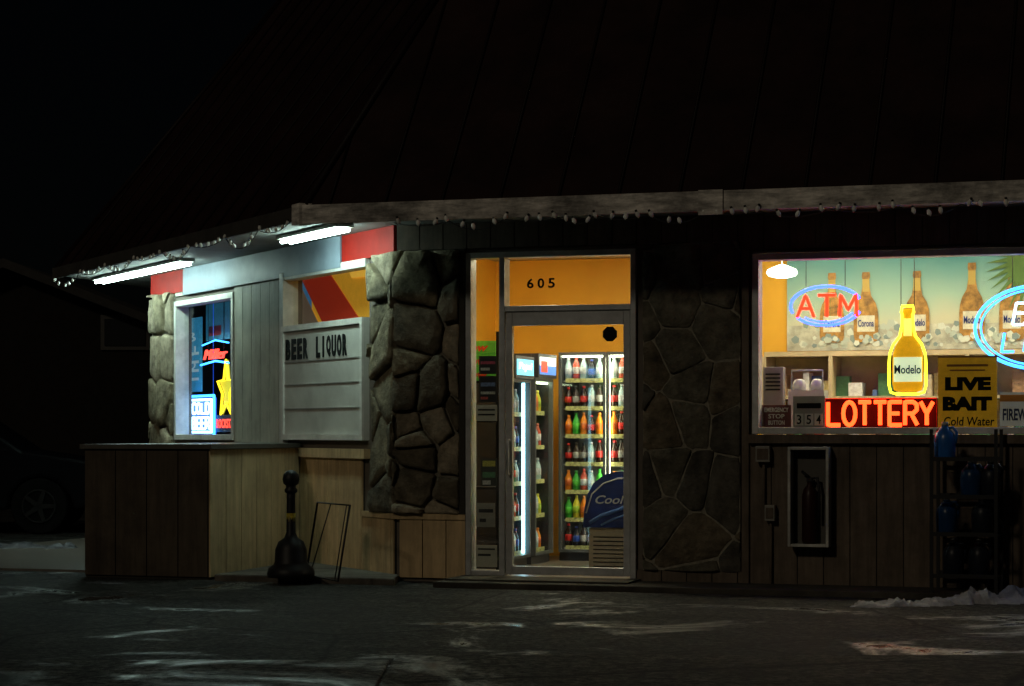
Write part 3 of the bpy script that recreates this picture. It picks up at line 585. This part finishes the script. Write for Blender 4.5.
b=B(FR); x0,x1,z0,z1=R(FR,762,405,791,427,yS); b.box(x0,x1,yS,yS+.006,z0,z1,0); h_=z1-z0
for i,t in enumerate(('EMERGENCY','STOP','BUTTON')): b.text(t,x0+.02+.03*(i>0),x1-.02-.03*(i>0),z1-h_*(.32+i*.29),z1-h_*(.12+i*.29),yS-.002,1,off=.01)
make(b,'emergency_sign',[mat('maroon_board',(.14,.03,.03),.5,noise=.1),mat('grey_print',(.8,.78,.75),.5,noise=0)],label='small EMERGENCY STOP BUTTON sign in window corner',category='sign')
b=B(FR); x0,x1,z0,z1=R(FR,793,396,825,428,yS); b.box(x0,x1,yS,yS+.006,z0,z1,0)
for i,ch in enumerate('354'):
    a=x0+.015+i*(x1-x0-.02)/3; b.box(a,a+.065,yS-.003,yS-.001,z0+.02,z0+.11,2); b.text(ch,a+.015,a+.05,z0+.03,z0+.10,yS-.005,1,off=.01)
b.box(x0+.03,x1-.03,yS-.003,yS-.001,z0+.15,z0+.19,1)
make(b,'number_card',[mat('grey_card',(.3,.3,.28),.5),M_text,mat('white_card',(.6,.6,.55),.5,noise=0)],label='grey card with flip numbers 354 in window',category='sign')
p=CAM+ray(782,272)*17.9
th=empty('pendant_lamp',p,'white dome pendant lamp hanging from shop ceiling','lamp')
b=B(); b.lathe(p+Vector((0,0,-.05)),[(.05,0),(.11,.015),(.13,.04),(.12,.07),(.05,.10),(.02,.11)],20); make(b,'lamp_shade',E('pendant_glow',(1,1,.9),3.5),parent=th)
b=B(); b.tube([p+Vector((0,0,.06)),Vector((p.x,p.y,2.84))],.006); make(b,'cord',M_white,parent=th)
MF=frame((0,yb,0),0)
b=B(MF); mx0=hit(MF,787,300,-.03)[0]; mz0=hit(MF,900,350,-.03)[1]; mzT=2.80; mX=.4
b.box(mx0,mX,-.03,-.001,mz0,mzT,0)
b.box(mx0+.001,mX-.001,-.0312,-.0301,mz0+.001,mz0+.22,9)
rnd=random.Random(4)
def flatbottle(cx,z0,H,hw,m,y):
    o_=[(cx+a*hw,z0+h*H) for a,h in half]+[(cx-a*hw,z0+h*H) for a,h in half[::-1]]; b.prism(o_,y,y+.002,m)
for i in range(240):
    cx=rnd.uniform(mx0+.05,mX-.05); cz=mz0+.04+rnd.random()**1.3*.20; r=rnd.uniform(.02,.045); a0=rnd.uniform(0,6)
    yy=-.0330-.0012*(i%5)-rnd.uniform(0,.0008)
    b.prism([(cx+r*math.cos(a0+j*1.2566)*rnd.uniform(.7,1.1),cz+r*math.sin(a0+j*1.2566)*rnd.uniform(.7,1)) for j in range(5)],yy,yy+.0006,rnd.choice([1,2,3]))
for u in (832,866,917,972,1012):
    cx=hit(MF,u,300,-.04)[0]; H=.66 if u>950 else .60; flatbottle(cx,mz0+.07,H,.105,4,-.0445)
    b.box(cx-.075,cx+.075,-.0465,-.045,mz0+.07+H*.15,mz0+.07+H*.38,5); b.box(cx-.03,cx+.03,-.0465,-.045,mz0+.07+H*.72,mz0+.07+H*.9,7)
    b.text('Modelo' if u>900 else 'Corona',cx-.068,cx+.068,mz0+.07+H*.22,mz0+.07+H*.32,-.048,6,off=.02)
    for q_ in range(9):
        ex_=cx+rnd.uniform(-.12,.12); ezz=mz0+.07+rnd.uniform(-.01,.05); r=rnd.uniform(.02,.035); a0=rnd.uniform(0,6); yy=-.0492-.0007*q_
        b.prism([(ex_+r*math.cos(a0+j*1.2566),ezz+r*math.sin(a0+j*1.2566)) for j in range(5)],yy,yy+.0004,rnd.choice([1,2,3]))
cx,cz=hit(MF,1034,262,-.04)
for i in range(16):
    a=math.radians(140+i*11); l=.40; nx,nz=-math.sin(a)*.022,math.cos(a)*.022
    b.prism([(cx,cz),(cx+l*.5*math.cos(a)+nx,cz+l*.5*math.sin(a)+nz),(cx+l*math.cos(a),cz+l*math.sin(a)-.05),(cx+l*.5*math.cos(a)-nx,cz+l*.5*math.sin(a)-nz)],-.0575-.0003*i,-.0572-.0003*i,8)
mur=bpy.data.materials.new('mural_sky'); mur.use_nodes=True; nt=mur.node_tree; bs=nt.nodes['Principled BSDF']; bs.inputs['Roughness'].default_value=.6
tc=nt.nodes.new('ShaderNodeTexCoord'); sx=nt.nodes.new('ShaderNodeSeparateXYZ'); nt.links.new(tc.outputs['Object'],sx.inputs[0]); n1=nt.nodes.new('ShaderNodeTexNoise'); n1.inputs['Scale'].default_value=1.8; nt.links.new(tc.outputs['Object'],n1.inputs['Vector'])
ad=nt.nodes.new('ShaderNodeMath'); ad.operation='MULTIPLY_ADD'; ad.inputs[1].default_value=.35; nt.links.new(n1.outputs['Fac'],ad.inputs[0]); nt.links.new(sx.outputs['Z'],ad.inputs[2])
rp=nt.nodes.new('ShaderNodeValToRGB'); e=rp.color_ramp.elements; e[0].position=.40; e[0].color=(.62,.62,.46,1); e[1].position=1; e[1].color=(.10,.38,.42,1); x_=e.new(.62); x_.color=(.40,.60,.50,1)
nt.links.new(ad.outputs[0],rp.inputs[0]); nt.links.new(rp.outputs[0],bs.inputs['Base Color'])
make(b,'beer_mural',[mur,mat('ice_pale',(.70,.75,.68),.5,noise=0),mat('ice_grey',(.25,.33,.33),.5,noise=0),mat('ice_mid',(.50,.57,.52),.5,noise=0),mat('bottle_amber',(.42,.22,.05),.5,noise=.7,ns=14),mat('label_cream',(.70,.68,.55),.5,noise=.2,ns=20),mat('label_navy',(.01,.03,.2),.4,noise=0),mat('label_gold',(.6,.42,.1),.5,noise=0),mat('palm_green',(.10,.20,.04),.6,noise=.2),mat('mural_sand',(.50,.50,.42),.6,noise=.4,ns=8)],label='beach mural with amber beer bottles on ice above the counter',category='mural')
# back counter display case
cy=18.05; CFm=frame((0,cy,0),0)
x0=hit(CFm,764,370)[0]; zc1=hit(CFm,850,351)[1]; zc0=1.0
th=empty('display_case',((x0+.3)/2,cy+.25,.02),'cream wooden back-counter display case filled with small goods','display case')
b=B(); b.box(x0,.3,cy+.45,cy+.5,.02,zc1); b.box(x0,.3,cy,cy+.45,zc1-.04,zc1); b.box(x0,.3,cy,cy+.45,.02,zc0)
n=7
for i in range(n+1): a=x0+(.3-x0)*i/n; b.box(a-.016,a+.016,cy+.001,cy+.45,zc0,zc1-.04)
zm=(zc0+zc1)/2+.05; b.box(x0,.3,cy+.02,cy+.44,zm-.012,zm+.012)
make(b,'case',mat('cream_wood',(.60,.48,.28),.5,noise=.25,ns=4),parent=th)
cols=[(.6,.1,.06),(.1,.18,.45),(.75,.72,.65),(.7,.6,.3),(.1,.3,.15),(.4,.25,.15),(.8,.8,.8),(.6,.5,.35)]
b=B(); mats=[mat('pack_%d'%i,c,.5,noise=.3,ns=30) for i,c in enumerate(cols)]
for zz in (zm+.014,zc0+.002,zc0+.16):
    xx=x0+.03
    while xx<.2:
        w_=rnd.uniform(.04,.14); h_=rnd.uniform(.05,.20 if zz!=zc0+.002 else .13)
        if rnd.random()<.8: b.box(xx,xx+w_-.006,cy+.08+rnd.random()*.15,cy+.3,zz,zz+h_,rnd.randrange(8))
        xx+=w_
make(b,'goods',mats,parent=th,kind='stuff')
b=B(FR); x0,x1,z0,z1=R(FR,763,367,783,402,.35); b.box(x0,x1,.35,.45,z0-.3,z1,0)
for i in range(5): b.box(x0+.02,x1-.02,.342,.349,z1-.05-.03*i-.012,z1-.05-.03*i,1)
make(b,'equipment_box',[mat('box_grey',(.35,.34,.32),.5),M_black],label='grey louvred equipment box inside the window',category='box',bevel=.006)
b=B(FR); x0,x1,z0,z1=R(FR,788,378,824,398,.40)
b.box(x0,x1,.4,.6,z0-.25,z0+.06,0)
for c in (.25,.75):
    cx=x0+(x1-x0)*c; b.lathe((cx,.5,z0+.06),[(.05,0),(.055,.04),(.04,.08),(.02,.09)],14)
b.tube([(x0+.02,.45,z0+.06),(x0+.02,.45,z1+.06),(x1-.02,.45,z1+.06),(x1-.02,.45,z0+.06)],.008,1)
make(b,'coffee_machine',[mat('coffee_white',(.6,.6,.56),.4),M_alu],label='white coffee machine with two pots by the window',category='coffee machine')
b=B(FR); b.box(Wa+.1,Wb-.05,.25,.8,.02,1.10); make(b,'counter',M_cream,label='long cream service counter behind the shop window',category='counter',bevel=.01)
# ---- extinguisher cabinet
x0,x1,z0,z1=R(FR,788,447,829,547,-.15)
th=empty('extinguisher_cabinet',FR@Vector(((x0+x1)/2,-.1,z0)),'white rimmed metal fire extinguisher cabinet on siding wall','cabinet')
b=B(FR); b.box(x0,x1,-.04,-.022,z0,z1,1); t=.022
b.box(x0,x0+t,-.17,-.04,z0,z1); b.box(x1-t,x1,-.17,-.04,z0,z1); b.box(x0+t,x1-t,-.17,-.04,z1-t,z1); b.box(x0+t,x1-t,-.17,-.04,z0,z0+t)
make(b,'body',[mat('cabinet_white',(.46,.46,.42),.5,noise=.3,ns=9,grime=.4),mat('cabinet_back',(.06,.055,.045),.6)],parent=th,bevel=.004)
cx=(x0+x1)/2
ex=empty('fire_extinguisher',FR@Vector((cx,-.10,z0+t)),'dark red fire extinguisher with black hose inside cabinet','fire extinguisher')
b=B(FR); b.lathe((cx,-.10,z0+t+.002),[(.05,0),(.058,.02),(.058,.36),(.045,.41),(.02,.44),(.018,.47)],18); make(b,'tank',mat('extinguisher_red',(.025,.008,.006),.4,noise=.1,spec=.2),parent=ex)
b=B(FR); b.box(cx-.02,cx+.02,-.125,-.075,z0+.492,z0+.52); b.tube([(cx,-.10,z0+.52),(cx-.06,-.10,z0+.57)],.01); b.tube([(cx,-.10,z0+.51),(cx+.06,-.11,z0+.52),(cx+.075,-.11,z0+.42),(cx+.07,-.12,z0+.2)],.011); make(b,'valve',M_black,parent=ex)
for (u,v,w2,h2) in ((763,454,7,8),(770,513,5,8)):
    x0,x1,z0,z1=R(FR,u-w2,v-h2,u+w2,v+h2,-.08); b=B(FR); b.box(x0,x1,-.10,-.022,z0,z1,0); b.box(x0+.01,x1-.01,-.106,-.101,z0+.02,z1-.02,1); b.tube([((x0+x1)/2,-.05,z0),((x0+x1)/2,-.05,z0-.35 if v<500 else .05)],.012,1)
    make(b,'outlet_box',[mat('outlet_grey',(.20,.19,.16),.5,metal=.2),M_dk],label='small grey outlet box with conduit on siding wall',category='outlet box',group='outlet boxes on the siding wall',bevel=.004)
# ---- rack with jugs
RX0=hit(frame((0,15.95,0),0),934,500)[0]; RX1=hit(frame((0,15.95,0),0),998,500)[0]; rz_=1.22
th=empty('display_rack',((RX0+RX1)/2,16.0,.045),'black wire display rack standing against the siding','rack')
b=B()
for x in (RX0,RX1):
    for y in (15.8,16.2): b.box(x-.012,x+.012,y-.012,y+.012,.045,rz_)
for zz in (.15,.45,.72,.99):
    b.box(RX0,RX1,15.79,15.80,zz,zz+.03); b.box(RX0,RX1,16.2,16.21,zz,zz+.03)
    for i in range(12): yy=15.8+i*.036; b.box(RX0,RX1,yy,yy+.006,zz,zz+.006)
make(b,'rack_frame',M_blackm,parent=th)
mj=mat('blue_washer_fluid',(.02,.12,.40),.3,noise=.3); mj2=mat('deep_blue_fluid',(.008,.035,.10),.3,noise=.3,spec=.2); mc=mat('jug_cap',(.3,.3,.3),.5,noise=0); md=mat('dark_jug',(.010,.013,.02),.4,noise=.2,spec=.2); mc2=mat('dark_cap',(.03,.03,.03),.5,noise=0)
def jug(x,y,z,m,lb,cp=mc):
    b=B(frame((x,y,z),random.uniform(-.2,.2)))
    b.lathe((0,0,0),[(.06,0),(.075,.015),(.078,.15),(.07,.19),(.03,.235),(.022,.25),(.024,.251),(.024,.275)],12,[0,0,0,0,0,1,1]); b.tube([(.03,0,.23),(.06,0,.235),(.085,0,.2),(.078,0,.12)],.011,0)
    make(b,'fluid_jug',[m,cp],label=lb,category='jug',group='washer fluid jugs on the rack')
jug(RX0+(RX1-RX0)*.17,15.95,.998,mj,'blue washer fluid jug with pale cap on the rack'); jug(RX0+(RX1-RX0)*.58,15.95,.728,mj2,'deep blue fluid jug with pale cap on the rack'); jug(RX0+(RX1-RX0)*.2,15.95,.458,mj2,'deep blue fluid jug with pale cap on the rack')
for (fx_,zz) in ((.88,.728),(.75,.458),(.3,.158),(.7,.158)): jug(RX0+(RX1-RX0)*fx_,15.97,zz,md,'dark fluid jug with black cap on the rack',mc2)
# ---- plank enclosure
ex0,ex1=-8.91,-7.77; ey=15.98; eH=1.09
b=B()
b.column([(ex0,ey+.02),(ex1-.02,ey+.02),(ex1-.02,(W0.x+W0.y)-(ex1-.02)-.05),(ex0,(W0.x+W0.y)-ex0-.05)],0,eH-.03,1)
b.M=frame((0,ey+.02,0),0); siding(b,ex0,ex1-.018,.02,eH-.03,-.022,.285,0,1)  # front boards get a darker colour for shade; side boards stay tan
b.M=frame((ex1-.02,ey,0),math.radians(90)); siding(b,.0,1.80,.02,eH-.03,-.022,.3,2,1)
pe=make(b,'plank_enclosure',[mat('shaded_plank',(.080,.062,.045),.75,noise=.3,ns=3,bump=.10,streak=(6,6,.6),grime=.4,spec=.2),M_gap,M_tan],label='waist-high tan plank enclosure with shade painted on its front, built against the angled wall',category='enclosure')
b=B(); b.column([(ex0-.03,ey-.03),(ex1+.03,ey-.03),(ex1+.03,(W0.x+W0.y)-(ex1+.03)-.04),(ex0-.03,(W0.x+W0.y)-ex0+.03-.04)],eH-.028,eH+.01); make(b,'cap',mat('dark_wood_cap',(.06,.055,.045),.5,noise=.3),parent=pe)
# ---- smokers post
p=gp(291,577,.055)
th=empty('cigarette_receptacle',(p.x,p.y,.055),'black plastic cigarette receptacle with slim neck and wide base','ashtray')
b=B(); b.lathe((p.x,p.y,.055),[(.185,0),(.19,.03),(.18,.07),(.14,.10),(.13,.12),(.125,.22),(.10,.28),(.055,.31),(.038,.35),(.034,.62),(.036,.66)],24); make(b,'base',M_black,parent=th)
b=B(); b.lathe((p.x,p.y,.716),[(.036,0),(.05,.01),(.052,.03),(.04,.045),(.04,.06),(.06,.075),(.068,.11),(.06,.15),(.035,.175),(.01,.185)],20); make(b,'head',M_black,parent=th)
b=B(); b.lathe((p.x,p.y,.42),[(.0365,0),(.0365,.14)],18); make(b,'neck_reflection',mat('yellow_reflection',(.35,.27,.02),.5,noise=.8,ns=30),parent=th)  # yellowish reflection on the neck, made as a coloured sleeve
a=gp(306,575,.055); c=gp(338,581,.055); up=Vector((.07,.07,.58))
b=B(); b.tube([a,c,c+up,a+up],.009,0,closed=True,n=6); b.tube([a+(c-a)*.12,a+(c-a)*.42+up],.005,0,n=5); b.tube([a+(c-a)*.9,a+(c-a)*.9+up],.005,0,n=5)
make(b,'sign_stand',M_blackm,label='empty black wire sign stand leaning at the siding',category='sign stand')
# ---- fluorescent fixtures
for (u0,u1) in ((345,285),(187,99)):
    lx1=hit(CF,u0,230,-.45)[0]; lx0=hit(CF,u1,230,-.45)[0]
    b=B(CF); b.box(lx0,lx1,-.53,-.37,2.835,SZ-.004); fx=make(b,'fluorescent_fixture',M_white,label='long fluorescent strip light fixed under the eave',category='light fixture',group='strip lights under the eave',bevel=.004)
    b=B(CF)
    for yy in (-.49,-.41): b.tube([(lx0+.03,yy,2.815),(lx1-.03,yy,2.815)],.016,0,n=8)
    make(b,'tube',M_tube,parent=fx)
# ---- string lights
M_bulb=mat('frosted_bulb',(.8,.8,.75),.3,noise=.0)
bb=B(); bb.lathe((0,0,-.065),[(.004,0),(.014,.014),(.017,.03),(.010,.05),(.009,.065)],10,[0,0,0,1]); tmp=make(bb,'bulb',[M_bulb,M_black]); bulbm=tmp.data; bpy.data.objects.remove(tmp)
def string(pts,sag,nb,label,sc_=1.0):
    b=B(); allp=[]
    for i in range(len(pts)-1):
        for j in range(10):
            f_=j/10; q=pts[i].lerp(pts[i+1],f_); s_=sag[i%len(sag)]; q.z-=s_*4*f_*(1-f_); allp.append(q)
    allp.append(pts[-1]); b.tube(allp,.004,0,n=5)
    o=make(b,'string_lights',M_black,label=label,category='string lights')
    tot=len(allp)-1
    for i in range(nb):
        t=(i+.5+random.uniform(-.25,.25))/nb*tot; k_=int(t); q=allp[k_].lerp(allp[min(k_+1,tot)],t-k_)
        c=bpy.data.objects.new('bulb',bulbm); sc.collection.objects.link(c); c.parent=o; c.location=q-WL[o.name]+Vector((0,0,-.003)); c.rotation_euler=(random.uniform(-.4,.4),random.uniform(-.5,.5),0); c.scale=(sc_,)*3
EF=frame((0,E0.y,0),0)
xs_=[hit(EF,u,200,-.02)[0] for u in (395,450,505,560,600,650,705,760,830,900,960,1040)]
string([Vector((x,E0.y-.045,2.785)) for x in xs_],[.03,.07,.02,.05],40,'string of unlit white bulbs draped along the front eave',1.0)
CE=frame(z(E0,0),math.radians(-45))
pts=[CE@Vector((x,-.045,2.83)) for x in (-.2,-.9,-1.7,-2.6,-3.4,-4.3,-5.2,-6.1,-L_)]
string(pts,[.05,.12,.04,.10,.03,.08],46,'string of unlit white bulbs looping along the angled eave',.85)
# ---- snow
M_snow=mat('old_snow',(.36,.37,.39),.7,noise=.35,ns=9,bump=.7,grime=.5); M_snow2=mat('dark_snow',(.10,.10,.108),.8,noise=.5,ns=6,bump=.7,grime=.7,spec=.1)  # second snow has a darker base colour and stronger random mottling
def snow(p0,p1,w_,h_,seed,lab,m=None):
    rnd=random.Random(seed); b=B(); n=40; m_=8; g=[]
    d_=(p1-p0); side=Vector((-d_.y,d_.x,0)).normalized()
    for i in range(n+1):
        f_=i/n; ww=w_*(.35+.65*abs(math.sin(f_*5+seed)))*min(1,6*f_,6*(1-f_))*rnd.uniform(.7,1.2)+.01; row=[]
        for j in range(m_+1):
            t=j/m_*2-1; hh=h_*(1-t*t)*rnd.uniform(.4,1.3)*min(1,8*f_,8*(1-f_))*(.4+.6*abs(math.sin(f_*9+seed)))
            q=p0+d_*f_+side*t*ww; row.append(b.v((q.x,q.y,(hh if 0<j<m_ else -.01))))
        g.append(row)
    for i in range(n):
        for j in range(m_): b.f([g[i][j],g[i+1][j],g[i+1][j+1],g[i][j+1]],0,True)
    make(b,'snow',m or M_snow,kind='stuff',label=lab,category='snow')
snow(gp(850,607),gp(960,604),.16,.05,1,'thin ridge of old snow beside the kerb')
snow(gp(940,604),gp(1060,600),.25,.10,2,'heap of old snow on the asphalt by the rack')
snow(gp(-40,548),gp(82,550),.4,.07,3,'dark grey snow bank beside the parked car',M_snow2)
snow(gp(85,583),gp(130,584),.04,.015,5,'thin scrap of snow beside the enclosure',M_snow2)
# ---- parked car
cxm=-6.95; Dm=26.2
cp=Vector((cxm*cs-Dm*sn, cxm*sn+Dm*cs,0)); KF=frame(cp,PSI+math.radians(4))
th=empty('parked_car',cp,'dark sedan parked in the unlit lot beside the snow','car')
prof=[(-2.2,.35),(-2.22,.62),(-2.1,.86),(-1.35,.93),(-.75,1.38),(-.3,1.45),(.5,1.42),(1.15,.98),(1.95,.86),(2.2,.70),(2.22,.38),(1.75,.28),(1.70,.45),(1.55,.62),(1.35,.68),(1.15,.62),(1.0,.45),(.96,.28),(-.96,.28),(-1.0,.45),(-1.15,.62),(-1.35,.68),(-1.55,.62),(-1.70,.45),(-1.75,.28)]
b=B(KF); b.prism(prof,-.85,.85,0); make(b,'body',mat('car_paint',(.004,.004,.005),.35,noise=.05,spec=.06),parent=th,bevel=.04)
b=B(KF); b.prism([(-1.2,.95),(-.72,1.33),(-.12,1.39),(-.12,.95)],-.86,.86,0); b.prism([(-.04,.95),(-.04,1.39),(.45,1.37),(1.0,.98)],-.86,.86,0); make(b,'window',mat('car_glass',(.004,.005,.006),.1,noise=0),parent=th)
for wx_ in (-1.35,1.35):
    for y0,y1 in ((-.88,-.66),(.66,.88)):
        b=B(KF); b.disc(wx_,.33,.33,.33,y0,y1,0,28); wh=make(b,'wheel',mat('tyre',(.004,.004,.004),.8,noise=.1,spec=.05),parent=th,bevel=.02)
        b=B(KF); ys=(y0-.012,y0-.001) if y0<0 else (y1+.001,y1+.012)
        b.tube([(wx_+.19*math.cos(i*.3142),ys[0],.33+.19*math.sin(i*.3142)) for i in range(20)],.012,0,closed=True,n=5); b.disc(wx_,.33,.05,.05,*ys,0,14)
        for i in range(5):
            a_=i*1.2566; b.prism([(wx_+.03*math.cos(a_+1.57),.33+.03*math.sin(a_+1.57)),(wx_+.19*math.cos(a_)+.02*math.cos(a_+1.57),.33+.19*math.sin(a_)+.02*math.sin(a_+1.57)),(wx_+.19*math.cos(a_)-.02*math.cos(a_+1.57),.33+.19*math.sin(a_)-.02*math.sin(a_+1.57)),(wx_-.03*math.cos(a_+1.57),.33-.03*math.sin(a_+1.57))],ys[0]-.012,ys[0]-.001,0)
        make(b,'rim',mat('rim_metal',(.014,.014,.014),.6,noise=0,spec=.1),parent=wh)
for y0 in (-.8,.5): b=B(KF); b.box(2.17,2.235,y0,y0+.3,.58,.70); make(b,'headlight',mat('headlight_lens',(.4,.42,.42),.1,noise=0),parent=th)
# ---- neighbour house
NF=frame((-5.6*cs-42*sn*1.0-3,-5.6*sn+42*cs,0),PSI)
th=empty('neighbour_house',NF.to_translation(),'dark gabled neighbouring house behind the parking lot','house')
b=B(NF); b.prism([(-6,0),(3,0),(3,2.55),(-1.5,4.3),(-6,2.55)],0,7,0); make(b,'wall',mat('house_siding',(.014,.0125,.011),.8,noise=.2,spec=.1),parent=th)
b=B(NF)
b.prism([(-6.6,2.45),(-1.5,4.42),(3.6,2.45),(3.6,2.6),(-1.5,4.6),(-6.6,2.6)],-.5,7.4,0); make(b,'roof',mat('house_shingle',(.03,.028,.026),.85,noise=.3),parent=th)
b=B(NF); q=hit(NF,101,315),hit(NF,150,350); b.box(q[0][0],q[1][0],-.05,-.002,q[1][1],q[0][1],0)
b.box(q[0][0]+.08,q[1][0]-.08,-.07,-.051,q[1][1]+.08,q[0][1]-.08,1); make(b,'window',[mat('house_trim',(.045,.043,.04),.6),mat('house_glass',(.02,.022,.025),.2,noise=0)],parent=th)
sc.view_settings.view_transform='Standard'; sc.view_settings.look='None'; sc.view_settings.exposure=0
